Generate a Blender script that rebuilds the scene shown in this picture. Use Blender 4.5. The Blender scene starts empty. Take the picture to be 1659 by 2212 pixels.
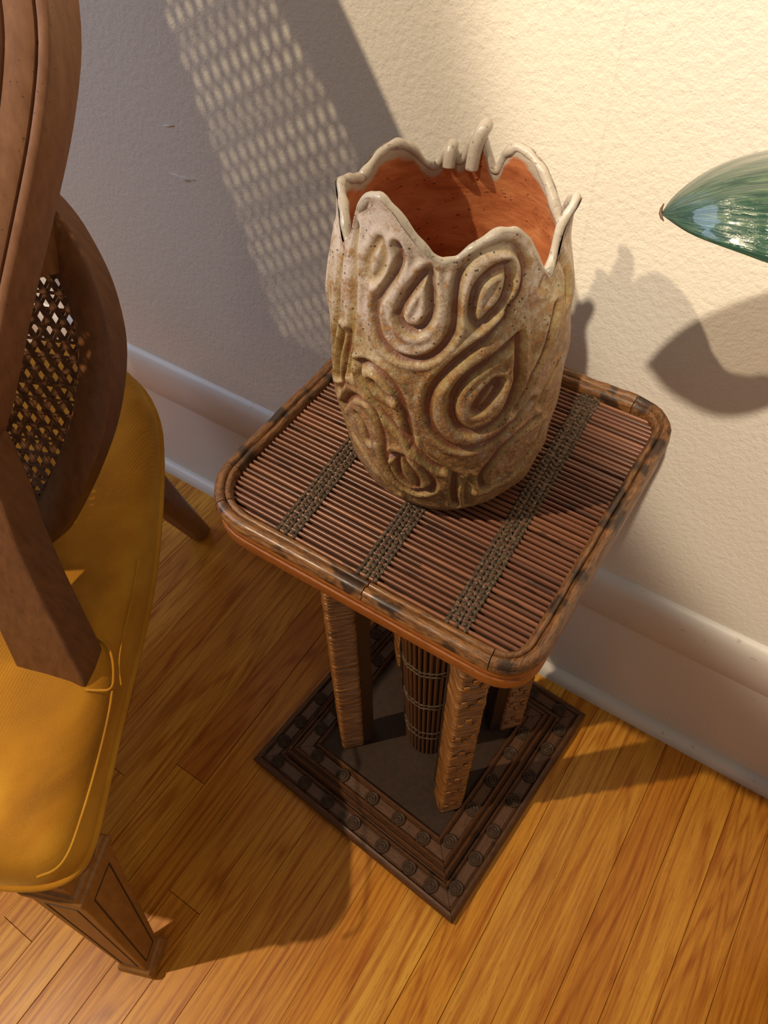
import bpy, bmesh, math, random
import numpy as np
from mathutils import Vector, Matrix
rnd = random.Random(7)
S = bpy.context.scene
COL = S.collection

# ------------------------------------------------------------------ camera
CAM = np.array([0.0, 0.0, 1.1765]); FPX = 1643.7
PITCH, ROLL, YAW = 0.91227367, -0.0414306, -0.61104015
fw = np.array([math.sin(YAW)*math.cos(PITCH), math.cos(YAW)*math.cos(PITCH), -math.sin(PITCH)])
r0 = np.array([math.cos(YAW), -math.sin(YAW), 0.0]); u0 = np.cross(r0, fw)
rt = r0*math.cos(ROLL)+u0*math.sin(ROLL); up = -r0*math.sin(ROLL)+u0*math.cos(ROLL)
cd = bpy.data.cameras.new('camera'); cam = bpy.data.objects.new('camera', cd); COL.objects.link(cam)
cd.sensor_fit = 'VERTICAL'; cd.sensor_height = 36.0; cd.lens = FPX/2212*36.0; cd.clip_start = 0.01
cam.matrix_world = Matrix(((rt[0], up[0], -fw[0], CAM[0]), (rt[1], up[1], -fw[1], CAM[1]), (rt[2], up[2], -fw[2], CAM[2]), (0, 0, 0, 1)))
S.camera = cam
def ray(x, y):
    d = fw*FPX+rt*(x-829.5)-up*(y-1106.0); return d/np.linalg.norm(d)

# ------------------------------------------------------------------ light
W = bpy.data.worlds.new('world'); S.world = W; W.use_nodes = True
W.node_tree.nodes['Background'].inputs[0].default_value = (0.88, 0.79, 0.71, 1)
W.node_tree.nodes['Background'].inputs[1].default_value = 0.205
def lamp(name, loc, power, col, size):
    l = bpy.data.lights.new(name, 'POINT'); l.energy = power; l.color = col; l.shadow_soft_size = size
    o = bpy.data.objects.new(name, l); o.location = loc; COL.objects.link(o); return o
LAMP = (-1.14, -0.65, 2.30)
lamp('lamp_light', LAMP, 145, (1.0, 0.80, 0.54), 0.018)
sl = bpy.data.lights.new('spot_light', 'SPOT'); sl.energy = 310; sl.color = (1.0, 0.85, 0.65); sl.shadow_soft_size = 0.03
sl.spot_size = math.radians(43); sl.spot_blend = 0.14
so_ = bpy.data.objects.new('spot_light', sl); COL.objects.link(so_); so_.location = (.08, -1.15, 2.80)
so_.rotation_euler = (Vector((.42, .62, 1.52))-so_.location).to_track_quat('-Z', 'Y').to_euler()
lamp('far_lamp_light', (1.5, -0.9, 2.1), 14, (1.0, 0.80, 0.56), 0.10)
wl = bpy.data.lights.new('window_light', 'AREA'); wl.shape = 'RECTANGLE'; wl.size = 0.9; wl.size_y = 1.2; wl.energy = 22; wl.color = (0.62, 0.74, 1.0)
wo = bpy.data.objects.new('window_light', wl); COL.objects.link(wo); wo.location = (-2.3, -0.5, 1.9)
wo.rotation_euler = Vector((1.6, 0.75, -0.75)).to_track_quat('-Z', 'Y').to_euler()
S.view_settings.view_transform = 'Standard'; S.view_settings.look = 'None'; S.view_settings.gamma = 1.0
S.view_settings.use_curve_mapping = False; S.view_settings.exposure = 0.0

# ------------------------------------------------------------------ helpers
def prop(o, label=None, cat=None, group=None, kind=None):
    if label: o['label'] = label
    if cat: o['category'] = cat
    if group: o['group'] = group
    if kind: o['kind'] = kind
    return o
def empty(name, loc=(0, 0, 0), rz=0):
    o = bpy.data.objects.new(name, None); o.location = loc; o.rotation_euler = (0, 0, rz); o.empty_display_size = 0.05
    COL.objects.link(o); return o
def link(name, me, mat=None, parent=None, smooth=True):
    if mat is not None and not me.materials: me.materials.append(mat)
    if smooth: me.polygons.foreach_set('use_smooth', [True]*len(me.polygons))
    o = bpy.data.objects.new(name, me); COL.objects.link(o)
    if parent is not None: o.parent = parent
    return o
def mesh(name, V, F):
    me = bpy.data.meshes.new(name); me.from_pydata([tuple(map(float, v)) for v in V], [], [tuple(f) for f in F]); me.update(); return me
def fixn(me):
    bm = bmesh.new(); bm.from_mesh(me); bmesh.ops.recalc_face_normals(bm, faces=bm.faces); bm.to_mesh(me); bm.free(); return me
class MB:
    def __init__(s): s.V = []; s.F = []
    def add(s, V, F):
        n = len(s.V); s.V += [tuple(map(float, v)) for v in V]; s.F += [tuple(i+n for i in f) for f in F]
    def box(s, c, e, ax=None):
        c = np.array(c, float); ax = np.eye(3) if ax is None else np.array(ax)
        V = [c+ax[0]*e[0]/2*i+ax[1]*e[1]/2*j+ax[2]*e[2]/2*k for i in (-1, 1) for j in (-1, 1) for k in (-1, 1)]
        s.add(V, [(0, 1, 3, 2), (4, 6, 7, 5), (0, 4, 5, 1), (2, 3, 7, 6), (0, 2, 6, 4), (1, 5, 7, 3)])
    def loft(s, rings, close=True, caps=True):
        n = len(rings[0]); V = [p for r in rings for p in r]; F = []
        for i in range(len(rings)-1):
            for j in range(n if close else n-1):
                a = i*n+j; b = i*n+(j+1) % n; F.append((a, b, b+n, a+n))
        if caps: F.append(tuple(range(n))[::-1]); F.append(tuple((len(rings)-1)*n+j for j in range(n)))
        s.add(V, F)
    def tube(s, pts, rad, n=8, closed=False):
        pts = [np.array(p, float) for p in pts]; N = len(pts); rings = []
        prev = None
        for i, p in enumerate(pts):
            a = pts[(i-1) % N] if (closed or i > 0) else p; b = pts[(i+1) % N] if (closed or i < N-1) else p
            t = b-a; t /= np.linalg.norm(t)+1e-12
            if prev is None: q = np.cross(t, (0, 0, 1)) if abs(t[2]) < .9 else np.cross(t, (1, 0, 0))
            else: q = prev-t*(prev@t)
            q /= np.linalg.norm(q); prev = q; w = np.cross(t, q); r = rad[i] if hasattr(rad, '__len__') else rad
            rings.append([p+r*(math.cos(k*2*math.pi/n)*q+math.sin(k*2*math.pi/n)*w) for k in range(n)])
        if closed: rings.append(rings[0]); s.loft(rings, caps=False)
        else: s.loft(rings)
    def blob(s, c, e, nu=6, nv=4, ax=None):
        ax = np.eye(3) if ax is None else np.array(ax); c = np.array(c, float)
        rings = []
        for j in range(1, nv):
            ph = math.pi*j/nv
            rings.append([c+ax[0]*e[0]*math.sin(ph)*math.cos(2*math.pi*i/nu)+ax[1]*e[1]*math.sin(ph)*math.sin(2*math.pi*i/nu)+ax[2]*e[2]*math.cos(ph) for i in range(nu)])
        s.loft(rings)
    def build(s, name, mat=None, parent=None, smooth=True):
        return link(name, fixn(mesh(name, s.V, s.F)), mat, parent, smooth)
def bevel(o, w, seg=2, ang=35):
    bv = o.modifiers.new('bevel', 'BEVEL'); bv.width = w; bv.segments = seg; bv.limit_method = 'ANGLE'; bv.angle_limit = math.radians(ang); return o
def sm_flat(o, ang=40):
    bpy.context.view_layer.objects.active = o
    me = o.data
    try: me.set_sharp_from_angle(angle=math.radians(ang))
    except Exception: pass
    return o

# ------------------------------------------------------------------ materials
def lin(c):
    return tuple(((v/255+.055)/1.055)**2.4 if v/255 > .04045 else v/255/12.92 for v in c)+(1,)
class NT:
    def __init__(s, name):
        s.m = bpy.data.materials.new(name); s.m.use_nodes = True; s.t = s.m.node_tree; s.n = s.t.nodes; s.l = s.t.links
        s.b = s.n['Principled BSDF']
    def new(s, typ, **kw):
        n = s.n.new(typ)
        for k, v in kw.items():
            if k.startswith('_'): setattr(n, k[1:], v)
            else:
                k2 = int(k[1:]) if k[0] == 'i' and k[1:].isdigit() else k.replace('__', ' ')
                if hasattr(v, 'is_linked') or isinstance(v, bpy.types.NodeSocket): s.l.new(v, n.inputs[k2])
                else: n.inputs[k2].default_value = v
        return n
    def math(s, op, a, b=0.0, c=None):
        kw = {'i0': a, 'i1': b}
        if c is not None: kw['i2'] = c
        return s.new('ShaderNodeMath', _operation=op, **kw).outputs[0]
    def pos(s, scale=(1, 1, 1), rnd_off=False, obj=False, rot=(0, 0, 0)):
        v = s.new('ShaderNodeTexCoord').outputs['Object'] if obj else s.new('ShaderNodeNewGeometry').outputs['Position']
        if rnd_off:
            r = s.new('ShaderNodeObjectInfo').outputs['Random']
            cmb = s.new('ShaderNodeCombineXYZ', i0=s.math('MULTIPLY', r, 37.0), i1=s.math('MULTIPLY', r, 91.0), i2=s.math('MULTIPLY', r, 13.0)).outputs[0]
            v = s.new('ShaderNodeVectorMath', _operation='ADD', i0=v, i1=cmb).outputs[0]
        return s.new('ShaderNodeMapping', Vector=v, Scale=scale, Rotation=rot).outputs[0]
    def noise(s, vec, scale, detail=3.0, rough=.5, dist=0.0):
        return s.new('ShaderNodeTexNoise', Vector=vec, Scale=scale, Detail=detail, Roughness=rough, Distortion=dist).outputs['Fac']
    def ramp(s, fac, stops):
        n = s.new('ShaderNodeValToRGB', Fac=fac); cr = n.color_ramp
        while len(cr.elements) < len(stops): cr.elements.new(.5)
        for e, (p, c) in zip(cr.elements, stops):
            e.position = p; e.color = c if len(c) == 4 else lin(c)
        return n.outputs['Color']
    def mix(s, fac, a, b, blend='MIX'):
        n = s.new('ShaderNodeMix', _data_type='RGBA', _blend_type=blend)
        for k, v in ((0, fac), (6, a), (7, b)):
            if isinstance(v, bpy.types.NodeSocket): s.l.new(v, n.inputs[k])
            else: n.inputs[k].default_value = v
        return n.outputs[2]
    def bump(s, h, strength=.3, dist=.001, prev=None):
        n = s.new('ShaderNodeBump', Height=h, Strength=strength, Distance=dist)
        if prev is not None: s.l.new(prev, n.inputs['Normal'])
        return n.outputs[0]
    def done(s, color, rough=.5, normal=None, spec=.5, coat=0, coat_r=.1, sheen=0, metal=0):
        for k, v in (('Base Color', color), ('Roughness', rough), ('Specular IOR Level', spec), ('Coat Weight', coat), ('Coat Roughness', coat_r), ('Sheen Weight', sheen), ('Metallic', metal)):
            if isinstance(v, bpy.types.NodeSocket): s.l.new(v, s.b.inputs[k])
            else: s.b.inputs[k].default_value = v
        if normal is not None: s.l.new(normal, s.b.inputs['Normal'])
        return s.m
G = (0.5, 0.5, 0.5, 1)
def mat_wall():
    t = NT('plaster'); p = t.pos()
    n1 = t.noise(p, 150, 4, .6); n2 = t.noise(p, 420, 3, .6)
    x = t.new('ShaderNodeSeparateXYZ', i0=p).outputs
    dx = t.math('SUBTRACT', x[0], t.math('MULTIPLY_ADD', t.noise(p, 6, 2), .006, -.2035))
    seam = t.math('MULTIPLY', t.math('EXPONENT', t.math('MULTIPLY', t.math('MULTIPLY', dx, dx), -180000.0)), .55)
    h = t.math('ADD', t.math('ADD', n1, t.math('MULTIPLY', n2, .35)), seam)
    c = t.mix(t.noise(p, 3, 2), lin((226, 219, 205)), lin((220, 213, 200)))
    return t.done(c, .62, t.bump(h, .55, .0022), .35)
def mat_paint():
    t = NT('baseboard_paint'); p = t.pos()
    n = t.noise(p, 26, 4, .65); d = t.noise(p, 90, 3)
    c = t.mix(t.math('MULTIPLY', t.math('GREATER_THAN', d, .70), .35), lin((214, 206, 196)), lin((150, 138, 118)))
    return t.done(c, .42, t.bump(n, .25, .003), .45)
def mat_oak():
    t = NT('oak_plank'); r = t.new('ShaderNodeObjectInfo').outputs['Random']
    p = t.pos((1, .030, 1), True); q = t.pos((1, .085, 1), True)
    warp = t.noise(q, 11, 2, .5)
    fig = t.math('MULTIPLY_ADD', t.math('SINE', t.math('MULTIPLY', t.math('ADD', warp, t.math('MULTIPLY', t.noise(p, 46, 2), .16)), 105.0)), .5, .5)
    streak = t.noise(p, 210, 4, .7, .4)
    pores = t.noise(t.pos((1, .05, 1), True), 560, 3, .7)
    broad = t.noise(q, 7, 2)
    base = t.ramp(r, [(0, (198, 130, 38)), (.25, (218, 156, 54)), (.5, (206, 140, 44)), (.75, (222, 166, 66)), (1, (186, 110, 36))])
    st = t.new('ShaderNodeMapRange', Value=streak, i1=.38, i2=.62, i3=0., i4=1.).outputs[0]
    amt = t.math('ADD', t.math('MULTIPLY', t.math('POWER', fig, 3.0), .42), t.math('MULTIPLY', st, .50))
    c = t.mix(amt, base, t.mix(1.0, base, lin((186, 138, 72)), 'MULTIPLY'))
    c = t.mix(t.math('MULTIPLY', t.math('GREATER_THAN', pores, .60), .42), c, lin((124, 70, 18)))
    c = t.mix(t.math('MULTIPLY', broad, .14), c, lin((158, 92, 28)))
    return t.done(c, t.math('MULTIPLY_ADD', t.noise(p, 40), .2, .30), t.bump(pores, .10, .0005), .25, coat=.06, coat_r=.25)
def mat_flat(name, c, rough=.5, spec=.5, **k):
    t = NT(name); p = t.pos(obj=True)
    col = t.mix(t.noise(p, 60, 3), lin(c), lin(tuple(int(v*.82) for v in c)))
    return t.done(col, rough, t.bump(t.noise(p, 400, 2), .08, .0005), spec, **k)
def mat_burnt(name, a, b2, burn, axis=0, blot=.62, coat=.14, ro=.42):
    t = NT(name); sc = [9, 9, 9]; sc[axis] = 1.2
    ang = t.pos(tuple(sc), True, obj=True); p = t.pos(rnd_off=True, obj=True)
    st = t.noise(ang, 60, 4, .65)
    c = t.ramp(st, [(.3, a), (.62, b2)])
    c = t.mix(t.math('GREATER_THAN', t.noise(ang, 130, 2), .62), c, t.mix(.55, c, lin(burn)))
    bl = t.new('ShaderNodeMapRange', Value=t.noise(p, 34, 3, .5), i1=blot, i2=blot+.09, i3=0.0, i4=.85).outputs[0]
    c = t.mix(bl, c, lin(burn))
    return t.done(c, ro, t.bump(st, .25, .0008), .5, coat=coat, coat_r=.2)
def mat_slat():
    t = NT('cane_slat'); r = t.new('ShaderNodeObjectInfo').outputs['Random']
    g = t.pos((1.2, 9, 9), True); n = t.noise(g, 26, 4, .65)
    base = t.ramp(r, [(0, (92, 56, 38)), (.4, (128, 78, 52)), (.7, (114, 68, 46)), (1, (148, 94, 62))])
    c = t.mix(t.math('MULTIPLY', n, .55), base, lin((66, 36, 24)))
    c = t.mix(t.math('MULTIPLY', t.math('GREATER_THAN', t.noise(t.pos((1, 4, 4), True), 20, 3), .63), .6), c, lin((46, 26, 18)))
    return t.done(c, .36, t.bump(n, .2, .0006), .5, coat=.2, coat_r=.25)
def mat_cord():
    t = NT('woven_cord'); p = t.pos()
    c = t.ramp(t.noise(p, 330, 3, .7), [(.3, (48, 36, 26)), (.55, (84, 68, 52)), (.72, (150, 130, 106))])
    return t.done(c, .7, t.bump(t.noise(p, 900, 2), .4, .0008), .3)
def mat_wrap(name='cane_wrap'):
    t = NT(name); p = t.pos((3, 3, 30)); q = t.pos()
    c = t.ramp(t.noise(p, 14, 3, .6), [(.3, (84, 48, 18)), (.5, (126, 80, 34)), (.7, (160, 110, 56))])
    c = t.mix(t.math('GREATER_THAN', t.noise(q, 70, 3), .68), c, lin((92, 44, 18)))
    return t.done(c, .4, t.bump(t.noise(p, 60), .2, .0008), .5, coat=.2, coat_r=.25)
def mat_darkwood(name, a, b2, rough=.42):
    t = NT(name); p = t.pos((1, 1, 1), obj=True); n = t.noise(t.pos((8, 8, 1.6), obj=True), 16, 4, .6)
    c = t.ramp(n, [(.3, a), (.7, b2)])
    c = t.mix(t.math('MULTIPLY', t.math('GREATER_THAN', t.noise(p, 300, 2), .70), .5), c, lin((30, 16, 8)))
    return t.done(c, rough, t.bump(t.noise(p, 120, 3), .12, .0008), .38, coat=.06, coat_r=.3)
def mat_velvet():
    t = NT('mustard_velvet'); p = t.pos(); q = t.pos(rot=(0, 0, math.radians(-21.5)))
    x = t.new('ShaderNodeSeparateXYZ', i0=q).outputs
    rib = t.math('SINE', t.math('MULTIPLY', t.math('ADD', x[0], t.math('MULTIPLY', t.noise(p, 20, 2), .004)), 1900.0))
    nap = t.noise(t.pos((1, .5, 1)), 9, 3, .55, .6)
    fine = t.noise(p, 900, 2)
    c = t.ramp(nap, [(.28, (132, 80, 6)), (.48, (164, 106, 12)), (.68, (188, 136, 36))])
    c = t.mix(t.math('MULTIPLY', fine, .25), c, lin((222, 172, 72)))
    msk = t.new('ShaderNodeMapRange', Value=x[0], i1=-.455, i2=-.415, i3=.45, i4=.0).outputs[0]
    h = t.math('ADD', t.math('MULTIPLY', rib, msk), t.math('ADD', fine, t.math('MULTIPLY', nap, 2.0)))
    m = t.done(c, .85, t.bump(h, .28, .0012), .2, sheen=.55)
    t.b.inputs['Sheen Roughness'].default_value = .35; t.b.inputs['Sheen Tint'].default_value = lin((255, 214, 120))
    return m
def mat_glaze():
    t = NT('stoneware_glaze'); p = t.pos(obj=True)
    g = t.new('ShaderNodeAttribute', _attribute_name='groove').outputs['Fac']
    xyz = t.new('ShaderNodeSeparateXYZ', i0=p).outputs; z = xyz[2]
    n = t.noise(p, 20, 4, .6); n2 = t.noise(p, 85, 5, .7); n3 = t.noise(p, 240, 4, .75)
    mr = lambda v, a, b, c, d: t.new('ShaderNodeMapRange', Value=v, i1=a, i2=b, i3=c, i4=d).outputs[0]
    base = t.mix(mr(t.noise(p, 13, 3, .6), .44, .58, 0., 1.), lin((184, 166, 148)), lin((178, 160, 116)))
    zz = t.math('ADD', t.math('ADD', z, t.math('MULTIPLY', xyz[0], -.35)), t.math('MULTIPLY', t.math('SUBTRACT', n, .5), .16))
    low = mr(zz, .07, .25, 1., 0.)
    hi = mr(zz, .15, .25, 0., 1.)
    base = t.mix(t.math('MULTIPLY', hi, .85), base, lin((204, 192, 184)))
    # iron speckle: thicker toward the foot, carried by fine noise
    th_ = t.math('MULTIPLY_ADD', low, -.17, .585)
    spk = t.math('MULTIPLY', mr(t.math('SUBTRACT', t.math('ADD', t.math('MULTIPLY', n2, .5), t.math('MULTIPLY', n3, .5)), th_), -.07, .05, 0., 1.), .92)
    brown = t.ramp(n3, [(.36, (88, 56, 30)), (.5, (138, 96, 56)), (.64, (176, 132, 82))])
    c = t.mix(spk, base, brown)
    edge = t.math('MULTIPLY', mr(g, .12, .32, 0., 1.), mr(g, .75, .45, 0., 1.))
    c = t.mix(t.math('MULTIPLY', edge, .5), c, lin((176, 152, 92)))
    gg = mr(t.math('ADD', g, t.math('MULTIPLY', t.math('SUBTRACT', n2, .5), .9)), .34, .78, 0., .94)
    gg = t.math('MULTIPLY', gg, mr(hi, 0., 1., 1., .62))
    c = t.mix(gg, c, t.mix(t.noise(p, 40, 2), lin((132, 74, 42)), lin((116, 78, 60))))
    v1 = t.new('ShaderNodeTexVoronoi', Vector=p, Scale=210.0, _feature='F1').outputs
    c = t.mix(t.math('MULTIPLY', t.math('LESS_THAN', v1['Distance'], .17), t.math('MULTIPLY', t.math('GREATER_THAN', t.noise(p, 60, 2), .50), .8)), c, lin((62, 40, 24)))
    h = t.math('ADD', t.math('MULTIPLY', n3, t.math('MULTIPLY_ADD', low, .9, .25)), t.math('MULTIPLY', n2, .8))
    return t.done(c, t.math('MULTIPLY_ADD', low, .16, .36), t.bump(h, .8, .0018), .4, coat=.12, coat_r=.16)
def mat_terracotta():
    t = NT('bare_terracotta'); p = t.pos((1, 1, 2.2), obj=True)
    g = t.new('ShaderNodeAttribute', _attribute_name='rim').outputs['Fac']
    c = t.ramp(t.noise(p, 24, 4, .6, .6), [(.3, (150, 84, 50)), (.5, (182, 110, 68)), (.72, (202, 138, 92))])
    c = t.mix(t.math('GREATER_THAN', t.noise(p, 170, 2), .70), c, lin((90, 44, 24)))
    k = t.new('ShaderNodeMapRange', Value=t.math('ADD', g, t.math('MULTIPLY', t.math('SUBTRACT', t.noise(p, 50, 3), .5), .5)), i1=.45, i2=.62, i3=0., i4=1.).outputs[0]
    c = t.mix(k, c, lin((176, 164, 146)))
    return t.done(c, .5, t.bump(t.noise(p, 90, 4, .6), .35, .002), .4)
def mat_rimglaze():
    t = NT('rim_glaze'); p = t.pos(obj=True)
    c = t.mix(t.noise(p, 60, 3), lin((190, 180, 168)), lin((168, 158, 140)))
    c = t.mix(t.math('MULTIPLY', t.math('GREATER_THAN', t.noise(p, 330, 2), .66), .6), c, lin((120, 92, 64)))
    return t.done(c, .34, t.bump(t.noise(p, 160, 3), .5, .0016), .4, coat=.2, coat_r=.15)
def mat_leaf():
    t = NT('glossy_leaf'); u = t.new('ShaderNodeUVMap').outputs['UV']
    q = t.new('ShaderNodeMapping', Vector=u, Scale=(3, 16, 1), Rotation=(0, 0, .35)).outputs[0]
    st = t.noise(q, 2.2, 4, .6, .8)
    c = t.ramp(st, [(.32, (18, 44, 36)), (.5, (34, 66, 52)), (.66, (72, 92, 66))])
    return t.done(c, .16, t.bump(st, .3, .003), .6, coat=.7, coat_r=.06)
M = dict(wall=mat_wall(), paint=mat_paint(), oak=mat_oak(), sub=mat_flat('dark_subfloor', (40, 22, 10), .8),
         rim=mat_burnt('burnt_bamboo', (62, 38, 24), (146, 98, 50), (28, 18, 14), 0, .53), rimy=mat_burnt('burnt_bamboo_side', (58, 36, 24), (132, 88, 48), (28, 18, 14), 1, .53),
         apron=mat_burnt('apron_cane', (132, 72, 26), (160, 92, 36), (84, 44, 18), 0, .68), slat=mat_slat(), cord=mat_cord(), wrap=mat_wrap(),
         base=mat_burnt('stand_base_cane', (62, 38, 20), (98, 60, 32), (40, 24, 12), 0, .60, .08, .5), basey=mat_burnt('stand_base_cane_side', (62, 38, 20), (98, 60, 32), (40, 24, 12), 1, .60, .08, .5),
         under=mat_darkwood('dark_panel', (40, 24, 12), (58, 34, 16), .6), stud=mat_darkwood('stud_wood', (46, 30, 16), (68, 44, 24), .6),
         cane=mat_burnt('bundle_cane', (70, 44, 26), (108, 70, 42), (44, 26, 16), 2, .64),
         frame=mat_darkwood('walnut_frame', (116, 78, 52), (136, 96, 68)), leg=mat_darkwood('walnut_leg', (124, 82, 36), (148, 102, 50)), post=mat_darkwood('walnut_in_shade', (96, 60, 32), (116, 76, 44)), inlay=mat_flat('dark_inlay', (40, 20, 10), .6),  # post: darker copy of the frame walnut, shade put into its colour
         velvet=mat_velvet(), web=mat_darkwood('brown_cane', (86, 56, 36), (112, 76, 50), .35), glaze=mat_glaze(), terra=mat_terracotta(), lip=mat_rimglaze(),
         leaf=mat_leaf(), brown=mat_flat('dry_tip', (92, 62, 40), .5), stalk=mat_flat('green_stalk', (70, 100, 60), .5), pot=mat_flat('clay_pot', (150, 90, 60), .7), soil=mat_flat('potting_soil', (50, 36, 24), .9))

# ------------------------------------------------------------------ setting
fl = MB(); fl.box((-.2, -.5, -.013), (4.2, 2.28, .010))
floor = fl.build('floor', M['sub'], smooth=False); prop(floor, kind='structure', label='strip oak floor laid square to the wall')
PW = .0572; X0 = .2188
pm = MB(); i_ = .004
pm.loft([[(0, 0, 0), (1, 0, 0), (1, 1, 0), (0, 1, 0)], [(0, 0, .93), (1, 0, .93), (1, 1, .93), (0, 1, .93)], [(.005, .0003, 1), (.995, .0003, 1), (.995, .9997, 1), (.005, .9997, 1)]])
pmesh = fixn(mesh('plank', pm.V, pm.F)); pmesh.materials.append(M['oak'])
yend = .615; y0 = -1.35
for k in range(-36, 24):
    x = X0+k*PW; gap = rnd.choice([.00015, .00015, .0002, .0003, .0009])
    cuts = []
    y = yend-rnd.uniform(.2, 2.3)
    if k == -13: y = .155
    while y > y0: cuts.append(y); y -= rnd.uniform(1.1, 2.1)
    if not (-2.0 < x < 1.6): continue
    ys = [yend]+cuts+[y0]
    for a, b in zip(ys[:-1], ys[1:]):
        o = bpy.data.objects.new('plank', pmesh); o.location = (x+gap/2, b+.0003, -.0078); o.scale = (PW-gap, a-b-.0006, .0078+rnd.uniform(-.00012, .0)); COL.objects.link(o); o.parent = floor
YW = .622
w = MB(); w.box((-.2, YW+.05, 1.2), (4.2, .1, 2.6)); wall = w.build('wall_back', M['wall'], smooth=False); prop(wall, kind='structure', label='off-white textured plaster wall')
def extr(name, prof, x0, x1, mat, n=1):
    mb = MB(); xs = np.linspace(x0, x1, n+1)
    mb.loft([[(x, y, z) for y, z in prof] for x in xs])
    return mb.build(name, mat, smooth=False)
def on_wall(px, py):
    d = ray(px, py); return CAM+d*(YW-CAM[1])/d[1]
for pts in ([(366, 372), (384, 380), (402, 386), (424, 390)], [(378, 378), (395, 388), (410, 391)], [(350, 270), (362, 272), (376, 271)]):
    mb = MB(); mb.tube([on_wall(*p)+np.array([0, -.0002, 0]) for p in pts], [.0003, .0011, .0009, .0003][:len(pts)], 6); sc_ = mb.build('scuff', M['wall'], wall)
bb = extr('baseboard_back', [(YW, .0), (.6125, .0), (.6125, .2265), (.6115, .2285), (YW, .2285)], -2.3, 1.9, M['paint'])
prop(bb, kind='structure', label='tall painted baseboard along the wall')
cp = extr('trim_1', [(YW, .2290), (.6095, .2290), (.6085, .2305), (.6085, .290), (.6095, .300), (.6125, .3075), (.6165, .312), (YW, .3145)], -2.3, 1.9, M['paint'])
prop(cp, kind='structure', label='rounded cap moulding on the baseboard')
sh = [(.6125, 0.0), (.6125, .022)]+[(.6125-.0165*math.sin(a), .0035+.0185*math.cos(a)) for a in np.linspace(.15, math.pi/2, 7)]+[(.5955, 0.0)]
st = extr('trim_2', sh, -2.3, 1.9, M['paint']); prop(st, kind='structure', label='painted shoe moulding where the wall meets the floor')
for o in (cp, st):
    o.data.polygons.foreach_set('use_smooth', [True]*len(o.data.polygons)); sm_flat(o, 50)

# ------------------------------------------------------------------ plant stand
TC = np.array([-.219, .412]); stand = empty('side_table', (TC[0], TC[1], 0))
prop(stand, 'square bamboo side table with slatted cane top and wrapped legs on stepped base', 'table')
HX, HY = .1655, .1640
def rrect(d=0.0, n=9):
    pts = []
    R = {(-1, -1): .062, (1, -1): .040, (1, 1): .045, (-1, 1): .045}
    for (sx, sy, a0) in ((1, -1, -90), (1, 1, 0), (-1, 1, 90), (-1, -1, 180)):
        r = R[(sx, sy)]; cx = sx*(HX-r); cy = sy*(HY-r); pw = 2.6
        for k in range(n):
            a = math.radians(a0+90*k/(n-1)); c, s_ = math.cos(a), math.sin(a)
            m_ = (abs(c)**pw+abs(s_)**pw)**(-1/pw); m_ = .55*m_+.45
            pts.append((cx+(r+d)*c*m_, cy+(r+d)*s_*m_))
    return pts
def dens(pts, step=.008):
    out = []; n = len(pts)
    for i in range(n):
        a = np.array(pts[i]); b = np.array(pts[(i+1) % n]); k = max(1, int(np.linalg.norm(b-a)/step))
        out += [tuple(a+(b-a)*j/k) for j in range(k)]
    return out
base_loop = dens(rrect()); NL = len(base_loop)
bl = np.array(base_loop); tang = np.roll(bl, -1, 0)-np.roll(bl, 1, 0); tang /= np.linalg.norm(tang, axis=1)[:, None]; nrm = np.stack([tang[:, 1], -tang[:, 0]], 1)
rimprof = [(-.017, .6480), (-.017, .6555), (-.0150, .6595), (-.0125, .6610), (-.0105, .6600), (-.0098, .6580), (-.0088, .6605), (-.0060, .6625), (-.0025, .6618), (-.0008, .6600), (-.0002, .6580), (-.0020, .6565), (-.0002, .6545), (.0006, .6515), (-.0008, .6490), (-.004, .6480)]
def loop_at(d): return bl+nrm*d
def rim_piece(i0, i1, prof, name, mat, jit=0, endgap=0.0):
    mb = MB(); idx = list(range(i0, i1+1)); rings = []
    for c, i in enumerate(idx):
        i2 = i % NL; p = bl[i2].copy()
        if c == 0: p = p+tang[i2]*endgap
        if c == len(idx)-1: p = p-tang[i2]*endgap
        wob = 0.0004*math.sin(i*.7)+.0003*math.sin(i*1.9+1)
        rings.append([(p[0]+nrm[i2][0]*(d+wob*.6), p[1]+nrm[i2][1]*(d+wob*.6), z+wob+jit) for d, z in prof])
    mb.loft(rings); o = mb.build(name, mat, stand); return sm_flat(o, 60)
def near_idx(x, y):
    return int(np.argmin(np.sum((bl-np.array([x-TC[0], y-TC[1]]))**2, 1)))
cutpts = sorted(near_idx(*p) for p in ((-.203, .248), (-.085, .262), (-.100, .565), (-.372, .560), (-.382, .300), (-.362, .262)))
for j, c in enumerate(cutpts):
    nx = cutpts[(j+1) % len(cutpts)]; nx = nx+NL if nx <= c else nx
    mid = bl[((c+nx)//2) % NL]
    m_ = M['rimy'] if abs(mid[0])*HY > abs(mid[1])*HX else M['rim']
    rim_piece(c, nx, rimprof, 'rim_strip', m_, [0, .0004, -.0003, .0002, 0, -.0003][j % 6], .0004)
ap = [(-.012, .6475), (-.0030, .6475), (-.0016, .6455), (-.0016, .6400), (-.0030, .6385), (-.0012, .6370), (-.0012, .6260), (-.0030, .6215), (-.0065, .6195), (-.012, .6195)]
mb = MB(); mb.loft([[(bl[i % NL][0]+nrm[i % NL][0]*d, bl[i % NL][1]+nrm[i % NL][1]*d, z) for d, z in ap] for i in range(NL+1)], caps=False)
sm_flat(mb.build('apron', M['apron'], stand), 50)
mb = MB(); L = loop_at(-.013); mb.loft([[(p[0], p[1], .632) for p in L], [(p[0], p[1], .6482) for p in L]]); mb.build('top_board', M['under'], stand, False)
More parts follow.
